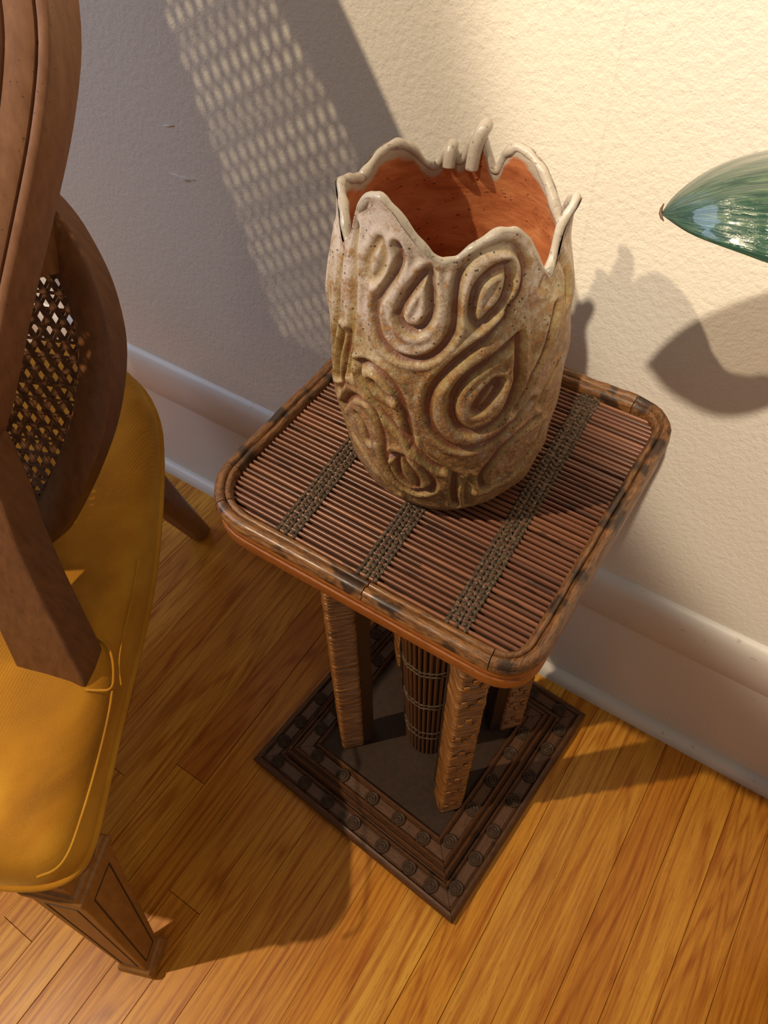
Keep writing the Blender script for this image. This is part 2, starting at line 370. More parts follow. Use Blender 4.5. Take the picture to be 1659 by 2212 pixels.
# slats: one cane each
inner = loop_at(-.0155)
def xspan(y):
    xs = []
    for i in range(NL):
        a = inner[i]; b = inner[(i+1) % NL]
        if (a[1]-y)*(b[1]-y) < 0: xs.append(a[0]+(b[0]-a[0])*(y-a[1])/(b[1]-a[1]))
    return (min(xs), max(xs)) if len(xs) >= 2 else None
sm = MB(); sm.loft([[(x, .5*rr_*math.cos(a), .5*rr_*math.sin(a)) for a in np.linspace(0, 2*math.pi, 9)[:-1]] for x, rr_ in ((0, .7), (.004, 1), (.33, .97), (.66, 1), (.996, 1), (1, .7))])
smesh = fixn(mesh('slat', sm.V, sm.F)); smesh.materials.append(M['slat']); smesh.polygons.foreach_set('use_smooth', [True]*len(smesh.polygons))
NS = 53; ya, yb = -HY+.0185, HY-.0185; slat_y = []
for k in range(NS):
    y = ya+(yb-ya)*(k+.5)/NS; sp = xspan(y)
    if not sp: continue
    slat_y.append((y, sp)); d = (yb-ya)/NS
    o = bpy.data.objects.new('slat', smesh); COL.objects.link(o); o.parent = stand
    o.location = (sp[0], y+rnd.uniform(-.0003, .0003), .6515+rnd.uniform(-.0003, .0003)); o.scale = (sp[1]-sp[0], d*rnd.uniform(.68, .80), .0050); o.rotation_euler = (0, 0, rnd.uniform(-.0016, .0016))
def band(xf, xb):
    mb = MB()
    for q, (y, sp) in enumerate(slat_y):
        xc = xf+(xb-xf)*q/(len(slat_y)-1)-TC[0]
        if not (sp[0] < xc < sp[1]): continue
        for c in range(5):
            dx = (c-2)*.0042+rnd.uniform(-.0004, .0004); dy = (.5 if c % 2 else 0)*(yb-ya)/NS
            mb.blob((xc+dx, y+dy, .6526+rnd.uniform(-.0004, .0003)), (.0025, .0031, .0026), ax=((1, .35*(-1)**c, 0), (-.35*(-1)**c, 1, 0), (0, 0, 1)))
    o = mb.build('woven_band', M['cord'], stand); prop(o, kind='stuff', label='dark woven cord band'); return o
band(-.2915, -.311); band(-.208, -.223); band(-.1235, -.1385)
# legs (squares standing cornerwise) with cane wrapping, dark inner boards
legs = [(-.090, -.083, -.074, -.083, 225), (.082, -.084, .092, -.086, 315), (.098, .072, .098, .076, 45), (-.092, .078, -.084, .078, 135)]
for li, (xb_, yb_, xt_, yt_, az) in enumerate(legs):
    def axp(z): f = (z-.034)/(.625-.034); return np.array([xb_+(xt_-xb_)*f, yb_+(yt_-yb_)*f, z])
    def sq(z, h, rr_=.004, n=3, azr=math.radians(az+45)):
        c = axp(z); P = []
        for q in range(4):
            a = azr+q*math.pi/2; cx, cy = (h-rr_)*math.sqrt(2)*math.cos(a), (h-rr_)*math.sqrt(2)*math.sin(a)
            for t in range(n):
                b_ = a-math.pi/4+(math.pi/2)*t/(n-1)
                P.append((c[0]+cx+rr_*math.cos(b_), c[1]+cy+rr_*math.sin(b_), z))
        return P
    # wide faces of the leg look along the diagonals of the table
    mb = MB(); core = [sq(z, .0145) for z in (.034, .3, .625)]
    mb.loft(core); leg = mb.build('leg', M['wrap'], stand)
    wr = MB(); z = .0375
    while z < .618:
        th = rnd.uniform(.0046, .0068); tilt = rnd.uniform(-.0010, .0010); ph = rnd.uniform(0, 6.28); ex = rnd.uniform(-.0004, .0005)
        rings = []
        for rr_, dz in ((.0132, -th*.49), (.0160+ex, -th*.36), (.0172+ex, 0), (.0160+ex, th*.36), (.0132, th*.49)):
            R_ = sq(z, rr_); rings.append([(p[0], p[1], p[2]+dz+tilt*math.sin(ph+2*math.pi*k/len(R_))) for k, p in enumerate(R_)])
        wr.loft(rings, caps=False); z += th*1.02
    o = wr.build('cane_wrap', M['wrap'], leg); prop(o, kind='stuff')
    kn = MB(); azr = math.radians(az)
    for nrm_a in ([azr] if li in (0, 1) else [azr-math.pi/2]):
        nx_, ny_ = math.cos(nrm_a), math.sin(nrm_a); tx, ty = -ny_, nx_
        if li in (1, 2):
            zz = .07; kk = 0
            while zz < .61:
                for g in range(3):
                    u_ = (g-1)*.0088; c = axp(zz+(.006 if (g+kk) % 2 else -.006)); kn.box((c[0]+nx_*.0176+tx*u_, c[1]+ny_*.0176+ty*u_, c[2]), (.0032, .0068, .0095), ((nx_, ny_, 0), (tx, ty, 0), (0, 0, 1)))
                zz += .050; kk += 1
    if kn.V: prop(bevel(kn.build('wrap_knots', M['wrap'], leg), .0016, 2), kind='stuff')
    # dark board behind the wrapped pole, towards the table's middle
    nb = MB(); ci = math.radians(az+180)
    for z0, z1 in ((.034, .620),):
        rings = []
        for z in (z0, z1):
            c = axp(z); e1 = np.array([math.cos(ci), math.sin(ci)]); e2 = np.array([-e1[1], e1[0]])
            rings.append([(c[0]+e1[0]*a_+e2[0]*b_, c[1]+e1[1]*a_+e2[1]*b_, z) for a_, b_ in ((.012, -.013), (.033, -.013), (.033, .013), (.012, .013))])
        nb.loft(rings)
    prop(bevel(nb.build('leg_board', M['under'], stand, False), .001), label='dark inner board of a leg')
# bundle of canes in the middle
cc = np.array([.006, -.012]); mb = MB()
mb.loft([[(cc[0]+rr_*math.cos(a), cc[1]+rr_*math.sin(a), z) for a in np.linspace(0, 2*math.pi, 25)[:-1]] for z, rr_ in ((.034, .030), (.62, .042))]); mb.build('core', M['under'], stand)
cm = MB(); cm.loft([[(.5*math.cos(a), .5*math.sin(a), z) for a in np.linspace(0, 2*math.pi, 7)[:-1]] for z in (0, 1)]); cmesh = fixn(mesh('cane', cm.V, cm.F)); cmesh.materials.append(M['cane']); cmesh.polygons.foreach_set('use_smooth', [True]*len(cmesh.polygons))
NCN = 34
for k in range(NCN):
    a = 2*math.pi*k/NCN; r1, r2 = .0325, .0445
    p0 = Vector((cc[0]+r1*math.cos(a), cc[1]+r1*math.sin(a), .034)); p1 = Vector((cc[0]+r2*math.cos(a), cc[1]+r2*math.sin(a), .622))
    o = bpy.data.objects.new('cane', cmesh); COL.objects.link(o); o.parent = stand; o.location = p0; dv = p1-p0
    o.rotation_euler = dv.to_track_quat('Z', 'Y').to_euler(); o.scale = (.0056, .0056, dv.length)
for z in (.10, .12, .21, .22, .31, .32, .41, .42, .51, .52):
    rr_ = .0325+(.0445-.0325)*(z-.034)/.588+.0026
    mb = MB(); mb.tube([(cc[0]+(rr_+.0007*math.sin(k*2.1))*math.cos(k*math.pi/18), cc[1]+(rr_+.0007*math.sin(k*2.1))*math.sin(k*math.pi/18), z+.0006*math.sin(k*1.7)) for k in range(36)], .0014, 6, True); mb.build('cane_binding', M['cord'], stand)
# stepped base
BR = math.radians(-4.6); bc = np.array([-.0035, -.0165])
def bpt(x, y): return (bc[0]+x*math.cos(BR)-y*math.sin(BR), bc[1]+x*math.sin(BR)+y*math.cos(BR))
def fr(side, prof, name, mat):
    # mitred moulding; prof = (half-size from the centre, z)
    e = [(0, -1), (1, 0), (0, 1), (-1, 0)][side]; t_ = (-e[1], e[0]); mb = MB(); rings = []
    for s_ in (-1, 1):
        g = s_*.0004
        rings.append([(*bpt(e[0]*h+t_[0]*(s_*h-g), e[1]*h+t_[1]*(s_*h-g)), z) for h, z in prof])
    mb.loft(rings); o = mb.build(name, mat, stand); sm_flat(o, 50); return o
outer = [(.142, 0), (.183, 0), (.1865, .004), (.1875, .009), (.1860, .014), (.1825, .0175), (.1790, .0180), (.1765, .0155), (.1755, .0130), (.1745, .0130), (.1738, .0150), (.1600, .0150), (.1592, .0130), (.1582, .0130), (.1570, .0170), (.1545, .0190), (.1520, .0180), (.1510, .0150), (.142, .0150)]
innr = [(.100, .015), (.1495, .015), (.1500, .0250), (.1490, .0300), (.1465, .0330), (.1440, .0320), (.1430, .0290), (.1420, .0290), (.1408, .0350), (.1380, .0385), (.1355, .0370), (.1345, .0340), (.1200, .0340), (.1188, .0320), (.1180, .0330), (.1165, .0390), (.1140, .0410), (.1115, .0395), (.1105, .0340), (.100, .0330)]
for sd in range(4):
    m_ = M['base'] if sd % 2 == 0 else M['basey']
    fr(sd, outer, 'base_frame', m_); fr(sd, innr, 'upper_frame', m_)
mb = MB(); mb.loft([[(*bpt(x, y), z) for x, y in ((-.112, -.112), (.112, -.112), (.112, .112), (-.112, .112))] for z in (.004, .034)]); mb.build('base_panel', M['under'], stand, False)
sd_ = MB(); prof = [(r_*1.22, z*1.1) for r_, z in [(.0086, 0), (.0086, .0022), (.0078, .0032), (.0066, .0030), (.0058, .0018), (.0050, .0018), (.0044, .0036), (.0034, .0040), (.0026, .0026), (.0018, .0026), (.0010, .0044), (.0002, .0046)]]
sd_.loft([[(r_*math.cos(a), r_*math.sin(a), z) for a in np.linspace(0, 2*math.pi, 15)[:-1]] for r_, z in prof]); stmesh = fixn(mesh('stud', sd_.V, sd_.F)); stmesh.materials.append(M['stud']); stmesh.polygons.foreach_set('use_smooth', [True]*len(stmesh.polygons))
for sd in range(4):
    e = [(0, -1), (1, 0), (0, 1), (-1, 0)][sd]; t_ = (-e[1], e[0])
    for h, z, n, ext in ((.1668, .0148, 7, .150), (.1272, .0338, 5, .104)):
        for k in range(n):
            s_ = -ext+2*ext*k/(n-1)+rnd.uniform(-.003, .003)
            if k == n-1 and n == 7 or (k == n-1 and n == 5): s_ -= .012
            x, y = bpt(e[0]*h+t_[0]*s_, e[1]*h+t_[1]*s_)
            o = bpy.data.objects.new('stud', stmesh); o.location = (x, y, z); COL.objects.link(o); o.parent = stand

# ------------------------------------------------------------------ vase
VX, VY, VZ = -.2307, .4260, .6557
rk_z = np.array([0, .004, .018, .043, .083, .133, .183, .205, .225, .245, .27, .30]); rk_r = np.array([.064, .0700, .0795, .0868, .0922, .0930, .0900, .0860, .0810, .0770, .0755, .0760])
def vr(z): return np.interp(z, rk_z, rk_r)
def vsh(z): return np.clip(1-np.asarray(z)/.2, 0, 1)
SHX, SHY = .010, -.008
def vhit(px, py, off=0.0):
    d = ray(px, py); o = CAM-np.array([VX, VY, VZ]); t = .3; last = None
    for k in range(900):
        P = o+d*t; 
        if 0 <= P[2] < .31 and math.hypot(P[0]-SHX*vsh(P[2]), P[1]-SHY*vsh(P[2])) <= vr(P[2])+off: return math.atan2(P[1]-SHY*vsh(P[2]), P[0]-SHX*vsh(P[2])), P[2]
        t += .0008
        if P[2] < 0: break
    # missed: nearest approach
    t = .3; best = (9, 0, 0)
    for k in range(900):
        P = o+d*t; 
        if 0 <= P[2] < .31:
            e = math.hypot(P[0], P[1])-vr(P[2])
            if e < best[0]: best = (e, math.atan2(P[1], P[0]), P[2])
        t += .0008
    return best[1], best[2]
# grooves carved in the clay, (u, v) in crops of the vase
A = lambda L: [(680+x/2.86, 260+y/2.86) for x, y in L]
B = lambda L: [(680+x/2.86, 660+y/2.86) for x, y in L]
strokes = [
 (A([(400, 745), (355, 800), (332, 880), (335, 945), (360, 985), (395, 960), (425, 890), (430, 810), (410, 745)]), .0012, .5),
 (A([(515, 770), (540, 830), (520, 900), (480, 970), (420, 1060), (385, 1110), (370, 1190)])+B([(370, 60), (385, 150), (420, 230), (480, 290), (560, 325), (660, 330), (740, 305), (800, 250), (845, 180), (865, 100), (872, 20)])+A([(872, 1060), (890, 960), (925, 880), (990, 815), (1080, 775), (1180, 755), (1245, 780), (1285, 860), (1285, 960), (1250, 1060), (1200, 1140)])+B([(1180, 80), (1100, 165), (1000, 250), (900, 330), (800, 410), (725, 500), (695, 600), (705, 710), (760, 800), (850, 865), (960, 875), (1060, 845), (1150, 780), (1240, 690), (1330, 590)]), .0020, 1),
 (A([(712, 920), (650, 980), (590, 1060), (535, 1140), (512, 1210)])+B([(512, 60), (540, 125), (590, 155), (645, 155), (690, 120), (720, 60)])+A([(725, 1140), (722, 1040), (715, 930)]), .0024, 1),
 (A([(1180, 880), (1110, 905), (1050, 955), (1000, 1020), (975, 1100), (962, 1190)])+B([(965, 70), (990, 118), (1020, 118), (1070, 70)])+A([(1150, 1130), (1180, 1020), (1192, 940), (1180, 885)]), .0020, 1),
 (B([(1262, 195), (1150, 290), (1000, 400), (900, 480), (845, 570), (848, 680), (890, 750), (960, 778), (1060, 745), (1140, 680), (1200, 600), (1240, 480), (1262, 330), (1265, 205)]), .0024, 1),
 (B([(1120, 470), (1050, 540), (1000, 600), (975, 650), (1020, 640), (1080, 580), (1130, 520), (1150, 470)]), .0022, .9),
 (B([(270, 345), (330, 340), (400, 385), (460, 435), (510, 510), (545, 600), (570, 700), (585, 790), (605, 870)]), .0020, 1),
 (B([(275, 350), (300, 430), (340, 520), (385, 620), (450, 700), (530, 780), (620, 870), (700, 960), (780, 1010)]), .0018, .8),
 (B([(375, 465), (420, 520), (470, 560)]), .0024, 1),
 (B([(180, 610), (205, 560), (250, 552), (320, 590), (370, 650), (400, 730), (420, 820), (428, 910), (455, 1000), (505, 1080), (570, 1135), (650, 1160), (710, 1130)]), .0020, 1),
 (B([(262, 680), (300, 750), (325, 830)]), .0022, 1),
 (B([(185, 640), (220, 760), (280, 860), (350, 960), (430, 1060), (510, 1150)]), .0014, .7),
 (B([(465, 925), (510, 910), (580, 935), (660, 990), (720, 1070), (742, 1115), (700, 1150)]), .0018, 1),
 (B([(520, 930), (508, 1000), (540, 1070), (590, 1118), (640, 1135), (632, 1080), (590, 1000), (540, 940), (520, 930)]), .0016, .8),
 (B([(1040, 1125), (1020, 1060), (1060, 990), (1140, 890), (1220, 810), (1300, 745), (1365, 700)]), .0020, .9),
 (B([(1040, 1125), (1110, 1100), (1190, 1050), (1260, 970), (1340, 860), (1400, 740)]), .0014, .7),
 (B([(1500, 380), (1450, 470), (1415, 540), (1400, 610)]), .0016, .6),
 (B([(1480, 0), (1450, 130), (1430, 260), (1350, 420), (1290, 540), (1230, 640)]), .0016, .8),
 (B([(870, 1050), (852, 1140), (868, 1225)]), .0022, 1), (B([(960, 1060), (930, 1150), (940, 1230)]), .0014, .6),
 (B([(640, 890), (760, 960), (880, 1060), (960, 1130)]), .0014, .5),
 (A([(1400, 1030), (1440, 900), (1500, 830), (1540, 900), (1545, 1100)]), .0014, .6),
 (A([(260, 650), (250, 800), (250, 1000), (245, 1150)])+B([(240, 100), (235, 300), (225, 420)]), .0016, .4),
 (A([(190, 620), (180, 800), (170, 1000), (150, 1150)])+B([(140, 120), (120, 260), (125, 400)]), .0018, .5),
 (B([(180, 150), (160, 300), (150, 440)]), .0022, .8), (B([(215, 160), (200, 300), (185, 440), (160, 520)]), .0018, .8),
 (A([(130, 700), (110, 860), (100, 1000), (95, 1100)])+B([(95, 30), (100, 150)]), .0018, .6),
]
def smooth_line(P, n=2):
    P = [np.array(p) for p in P]
    for _ in range(n):
        Q = [P[0]]
        for a, b in zip(P[:-1], P[1:]): Q += [a*.75+b*.25, a*.25+b*.75]
        Q.append(P[-1]); P = Q
    return P
SEG = []
for pts, dep, w_ in strokes:
    raw = [vhit(*p) for p in pts]
    L = smooth_line([(th*.088, z) for th, z in raw], 2)
    SEG.append((np.array(L), dep, w_))
back = []
for L, dep, w_ in SEG:
    if np.ptp(L[:, 1]) > .02:
        Q = L.copy(); Q[:, 0] += math.pi*.088*1.02; back.append((Q, dep, w_))
SEG += back
PER = 2*math.pi*.088
def relief(TH, Z):
    H = np.zeros_like(TH); Gv = np.zeros_like(TH); U = TH*.088
    for L, dep, w_ in SEG:
        lo = L.min(0)-.014; hi = L.max(0)+.014
        for sh_ in (-PER, 0, PER):
            UU = U+sh_; msk = (UU > lo[0]) & (UU < hi[0]) & (Z > lo[1]) & (Z < hi[1])
            if not msk.any(): continue
            px_, pz_ = UU[msk], Z[msk]; dm = np.full(px_.shape, 9.0)
            for a, b in zip(L[:-1], L[1:]):
                d = b-a; l2 = d@d+1e-12; t = np.clip(((px_-a[0])*d[0]+(pz_-a[1])*d[1])/l2, 0, 1)
                dm = np.minimum(dm, (px_-a[0]-t*d[0])**2+(pz_-a[1]-t*d[1])**2)
            dm = np.sqrt(dm); g = np.exp(-(dm/.0027)**2)
            sh = np.exp(-((dm-.0062)/.0030)**2)
            h = H[msk]; h = np.minimum(h, 0)*1.0+np.maximum(h, 0); H[msk] = np.where(g*dep > -np.minimum(h, 0), np.maximum(h, 0)*(1-g)-g*dep, h)
            H[msk] = H[msk]+.55*dep*sh*(H[msk] > -.0004)
            Gv[msk] = np.maximum(Gv[msk], np.exp(-(dm/.0037)**2)*w_)
    return H, Gv
rim_pts = [(-180, .237), (-172, .242), (-163, .248), (-155, .252), (-147, .246), (-136, .243), (-124, .230), (-118, .240), (-113, .262), (-105, .274), (-98, .277), (-90, .272), (-80, .258), (-72, .247), (-65, .2435), (-58, .246), (-48, .255), (-38, .261), (-30, .259), (-22, .250), (-15, .228), (-9, .216), (-2, .226), (6, .250), (12, .260), (18, .252), (27, .230), (38, .212), (46, .215), (55, .232), (63, .243), (74, .249), (82, .250), (89, .242), (93, .226), (97, .226), (101, .246), (105, .254), (109, .250), (113, .232), (117, .229), (120, .238), (123, .240), (126, .230), (130, .225), (136, .230), (143, .243), (152, .250), (160, .250), (167, .247), (174, .241), (180, .237)]
rp = np.array(rim_pts)
NT_, NV_ = 640, 300
th = np.linspace(-math.pi, math.pi, NT_+1)[:-1]
Ht = np.interp(np.degrees(th), rp[:, 0], rp[:, 1]); ker = np.exp(-(np.arange(-5, 6)/2.6)**2); ker /= ker.sum(); Ht = np.convolve(np.r_[Ht[-5:], Ht, Ht[:5]], ker, 'valid')
flare = np.zeros(NT_)
dg = np.degrees(th)
flare += .008*np.exp(-((dg-12)/9)**2)+.003*np.exp(-((dg+156)/9)**2)+.004*np.exp(-((dg-105)/5)**2)+.004*np.exp(-((dg-121)/4)**2)
v = np.linspace(0, 1, NV_); TH, VV = np.meshgrid(th, v, indexing='ij'); ZZ = Ht[:, None]*VV**.98
Hh, Gg = relief(TH, ZZ)
fade = np.clip((Ht[:, None]-ZZ)/.010, 0, 1)*np.clip(ZZ/.008, 0, 1)
lump = .0009*np.sin(3*TH+ZZ*40)+.0007*np.sin(5*TH-ZZ*65+1)+.0005*np.sin(11*TH+ZZ*120)
ribs = .0022*np.sin(TH*34+ZZ*30)*np.exp(-(((np.degrees(TH)+178+ (np.degrees(TH)>0)*-360)/26)**2))*np.clip((ZZ-.06)/.03, 0, 1)*np.clip((.215-ZZ)/.03, 0, 1)
RR = vr(ZZ)+(Hh*1.55+lump+ribs)*fade+flare[:, None]*np.clip((ZZ-.205)/.05, 0, 1)**1.3+.0010*np.exp(-((Ht[:, None]-ZZ)/.004)**2)
vase = empty('vase', (VX, VY, VZ)); prop(vase, 'tall stoneware vase with carved teardrop loops and scalloped lobed rim', 'vase')
V = np.stack([RR*np.cos(TH)+SHX*vsh(ZZ), RR*np.sin(TH)+SHY*vsh(ZZ), ZZ], -1).reshape(-1, 3)
ii, jj = np.meshgrid(np.arange(NT_), np.arange(NV_-1), indexing='ij'); i2 = (ii+1) % NT_
F = np.stack([ii*NV_+jj, i2*NV_+jj, i2*NV_+jj+1, ii*NV_+jj+1], -1).reshape(-1, 4)
me = bpy.data.meshes.new('vase_body'); me.vertices.add(len(V)+1); me.vertices.foreach_set('co', np.vstack([V, [[SHX, SHY, .0005]]]).ravel())
nb_ = [(NT_*NV_, ((i+1) % NT_)*NV_, i*NV_) for i in range(NT_)]
loops = np.concatenate([F.ravel(), np.array(nb_).ravel()]); starts = np.concatenate([np.arange(len(F))*4, len(F)*4+np.arange(NT_)*3])
me.loops.add(len(loops)); me.loops.foreach_set('vertex_index', loops); me.polygons.add(len(starts)); me.polygons.foreach_set('loop_start', starts); me.update(calc_edges=True); me.validate()
at = me.attributes.new('groove', 'FLOAT', 'POINT'); at.data.foreach_set('value', np.r_[(Gg*np.clip((Ht[:, None]-ZZ)/.012, 0, 1)).ravel(), [0]])
link('outer_wall', me, M['glaze'], vase)
# inside wall
zi = np.linspace(0, 1, 60); TI, VI = np.meshgrid(th[::2], zi, indexing='ij'); HI = Ht[::2][:, None]; ZI = .010+(HI-.010-.0015)*VI
RI = vr(ZI)-.0060+flare[::2][:, None]*np.clip((ZI-.205)/.05, 0, 1)**1.3-.0012*np.clip(1-(HI-ZI)/.006, 0, 1)*-1
RI[:, 0] *= .96
VV2 = np.stack([RI*np.cos(TI)+SHX*vsh(ZI), RI*np.sin(TI)+SHY*vsh(ZI), ZI], -1).reshape(-1, 3); n_ = NT_//2
F2 = [(a*60+b, a*60+b+1, ((a+1) % n_)*60+b+1, ((a+1) % n_)*60+b) for a in range(n_) for b in range(59)]
VV2 = np.vstack([VV2, [[SHX, SHY, .009]]]); F2 += [(n_*60, a*60, ((a+1) % n_)*60) for a in range(n_)]
ime = mesh('inner_wall', VV2, F2); ia = ime.attributes.new('rim', 'FLOAT', 'POINT'); ia.data.foreach_set('value', np.r_[np.clip(1-(HI-ZI)/.022, 0, 1).ravel(), [0]])
prop(link('inner_wall', ime, M['terra'], vase), label='bare orange clay inside')
# rolled lip
mb = MB(); pts = []; rad = []
for i in range(0, NT_, 2):
    rr_ = vr(Ht[i])-.0030+flare[i]*min(1, max(0, (Ht[i]-.205)/.05))**1.3
    pts.append((rr_*math.cos(th[i]), rr_*math.sin(th[i]), Ht[i]-.0015)); rad.append(.0034+.0005*math.sin(i*.11)+.0004*math.sin(i*.31))
mb.tube(pts, rad, 10, True); mb.build('rolled_lip', M['lip'], vase)
for pp, rr_ in (([(108, .070, .226), (107, .072, .240), (104.5, .0735, .252), (102, .078, .257), (104, .083, .252)], [.0050, .0052, .0054, .0050, .0034]), ([(122, .071, .226), (121.5, .074, .236), (119.5, .078, .241), (121, .082, .236)], [.0048, .0050, .0046, .003])):
    mb = MB(); P_ = smooth_line([(r_*math.cos(math.radians(a)), r_*math.sin(math.radians(a)), z) for a, r_, z in pp], 2)
    mb.tube(P_, list(np.interp(np.linspace(0, 1, len(P_)), np.linspace(0, 1, len(rr_)), rr_)), 10); mb.build('rim_curl', M['lip'], vase)

# ------------------------------------------------------------------ cane chair
CT = math.radians(21.5); cm_ = np.array([math.cos(CT), math.sin(CT), 0]); cb_ = np.array([-math.sin(CT), math.cos(CT), 0]); A0 = -.665
CO = cm_*A0+cb_*.45
chair = empty('armchair', (CO[0], CO[1], 0), CT); prop(chair, 'cane-back chair with mustard velvet seat and walnut frame', 'chair')
def L3(a, b, z): return np.array([a-A0, b-.45, z])    # chair-local coordinates
# seat outline (half), a-offset from centre and b
half = [(.0, .078), (.235, .078), (.280, .083), (.308, .091), (.323, .103), (.329, .124), (.325, .150), (.308, .230), (.285, .365), (.262, .459), (.215, .595), (.170, .694), (.100, .765), (.0, .800)]
hp = smooth_line(half, 2); full = [(A0+x, y) for x, y in hp]+[(A0-x, y) for x, y in hp[::-1][1:-1]]
full = np.array(full); keep = [0]
for i in range(1, len(full)):
    if np.linalg.norm(full[i]-full[keep[-1]]) > .004: keep.append(i)
full = full[keep]
ft = np.roll(full, -1, 0)-np.roll(full, 1, 0); ft /= np.linalg.norm(ft, axis=1)[:, None]; fn = np.stack([ft[:, 1], -ft[:, 0]], 1)
def outl(d): return full+fn*d
mb = MB(); rings = []
for d, z in ((-.020, .372), (-.004, .380), (0, .390), (.001, .405), (-.001, .420), (-.006, .434), (-.014, .446)):
    rings.append([L3(p[0], p[1], z) for p in outl(d)])
cen = np.array([A0, .42])
for f_, z in ((.955, .4535), (.90, .4585), (.8, .462), (.6, .466), (.4, .469), (.2, .470), (.05, .470)):
    rings.append([L3(*(cen+(p-cen)*f_), z) for p in outl(-.014)])
mb.loft(rings); cush = mb.build('seat_cushion', M['velvet'], chair)
mb = MB(); mb.tube([L3(p[0], p[1], .403) for p in outl(.0015)], .0042, 8, True); mb.build('piping', M['velvet'], cush)
mb = MB(); mb.loft([[L3(p[0], p[1], z) for p in outl(d)] for d, z in ((-.045, .340), (-.020, .340), (-.017, .344), (-.017, .371), (-.022, .378), (-.045, .378))]); sm_flat(mb.build('seat_rail', M['frame'], chair), 40)
def seat_px(px, py, z=.4605):
    d = ray(px, py); P = CAM+d*(z-CAM[2])/d[2]; a = P@cm_; b = P@cb_
    return L3(a, b, z)
for pts, rr_, zz_ in (([(213, 1380), (232, 1392), (243, 1420), (246, 1455), (243, 1490), (215, 1492), (185, 1490)], .0015, .4540), ([(243, 1490), (236, 1540), (220, 1610), (196, 1700), (168, 1790), (148, 1845), (122, 1880), (80, 1895)], .0014, .4508), ([(262, 1480), (256, 1440), (262, 1390), (285, 1300), (300, 1210)], .0010, .4480)):
    mb = MB(); mb.tube(smooth_line([seat_px(*p, zz_) for p in pts], 2), rr_, 6); mb.build('seam', M['velvet'], cush)
# front legs, square tapered with inlaid panels
def sqleg(side):
    mb = MB()
    tc = (A0+side*(A0-(-.387))*-1, .120); bcn = (A0+side*.288, .0805)
    def sec(z, h, c): return [L3(c[0]+sx*h, c[1]+sy*h, z) for sx, sy in ((-1, -1), (1, -1), (1, 1), (-1, 1))]
    def cz(z): f = min(1, max(0, (z-.03)/.30)); return (bcn[0]+(tc[0]-bcn[0])*f, bcn[1]+(tc[1]-bcn[1])*f)
    prof = [(.0, .0225), (.004, .0240), (.022, .0240), (.024, .0225), (.030, .0225), (.032, .0185), (.320, .0325), (.322, .0355), (.333, .0360), (.336, .0330), (.344, .0330), (.347, .0290), (.380, .0290)]
    for (z, h) in prof: pass
    mb.loft([sec(z, h, cz(z)) for z, h in prof]); leg = mb.build('front_leg', M['leg'], chair, False); bevel(leg, .0012, 2, 30)
    for fx, fy in ((0, -1), (1, 0), (-1, 0), (0, 1)):
        il = MB(); tx, ty = -fy, fx
        def fp(z, u):
            c = cz(z); h = np.interp(z, [.032, .320], [.0185, .0325]); e = h+.0003
            return L3(c[0]+fx*e+tx*u*h, c[1]+fy*e+ty*u*h, z)
        z0, z1, k = .050, .300, .58; wd = .0018
        n3 = np.array([fx, fy, 0.0])
        for (za, ua), (zb, ub) in (((z0, -k), (z1, -k)), ((z1, -k), (z1, k)), ((z1, k), (z0, k)), ((z0, k), (z0, -k))):
            p, q = fp(za, ua), fp(zb, ub); t_ = (q-p)/np.linalg.norm(q-p); s3 = np.cross(n3, t_)
            il.add([p+s3*wd/2-n3*.001, p-s3*wd/2-n3*.001, q-s3*wd/2-n3*.001, q+s3*wd/2-n3*.001, p+s3*wd/2+n3*.0002, p-s3*wd/2+n3*.0002, q-s3*wd/2+n3*.0002, q+s3*wd/2+n3*.0002], [(0, 1, 2, 3), (4, 7, 6, 5), (0, 4, 5, 1), (1, 5, 6, 2), (2, 6, 7, 3), (3, 7, 4, 0)])
        prop(il.build('inlay_line', M['inlay'], leg, False), label='dark inlaid line framing a leg face')
for side in (1, -1): sqleg(side)
for side in (1, -1):
    mb = MB(); p0 = np.array([.165, .615]); p1 = np.array([.113, .772]); rings = []
    for z, h in ((.0, .017), (.006, .019), (.2, .023), (.345, .028)):
        f_ = z/.345; c = p1+(p0-p1)*f_; rings.append([L3(A0+side*(c[0]+h*cx), c[1]+h*cy, z) for cx, cy in ((-1, -.5), (-.5, -1), (.5, -1), (1, -.5), (1, .5), (.5, 1), (-.5, 1), (-1, .5))])
    mb.loft(rings); bevel(mb.build('rear_leg', M['frame'], chair), .002)
# front caned back frame: points (a, z) on a reclining plane b = b0 + k (z-.46)
class Plane:
    def __init__(s, b0, k):
        s.b0, s.k = b0, k; n = np.array([0, -1, k]); s.n = n/np.linalg.norm(n)
    def P(s, a, z, w=0.0): return L3(a, s.b0+s.k*(z-.46), z)+s.n*w
def ring_outline(rows, top, bot, kz):
    # rows: (half-width, z) down the right side; returns closed outline, clockwise from the top
    pts = [(0, top)]+rows+[(0, bot)]; sp = smooth_line([np.array(p) for p in pts], 3)
    R_ = [(x, z) for x, z in sp]; return np.array(R_+[(-x, z) for x, z in R_[::-1][1:-1]])
def offs(P, d, kz):
    Q = P.copy(); Q[:, 1] *= kz; t_ = np.roll(Q, -1, 0)-np.roll(Q, 1, 0); t_ /= np.linalg.norm(t_, axis=1)[:, None]+1e-9
    n_ = np.stack([-t_[:, 1], t_[:, 0]], 1); c = Q.mean(0); sgn = np.sign(np.sum((Q-c)*n_))
    Q = Q+n_*sgn*d; Q[:, 1] /= kz; return Q
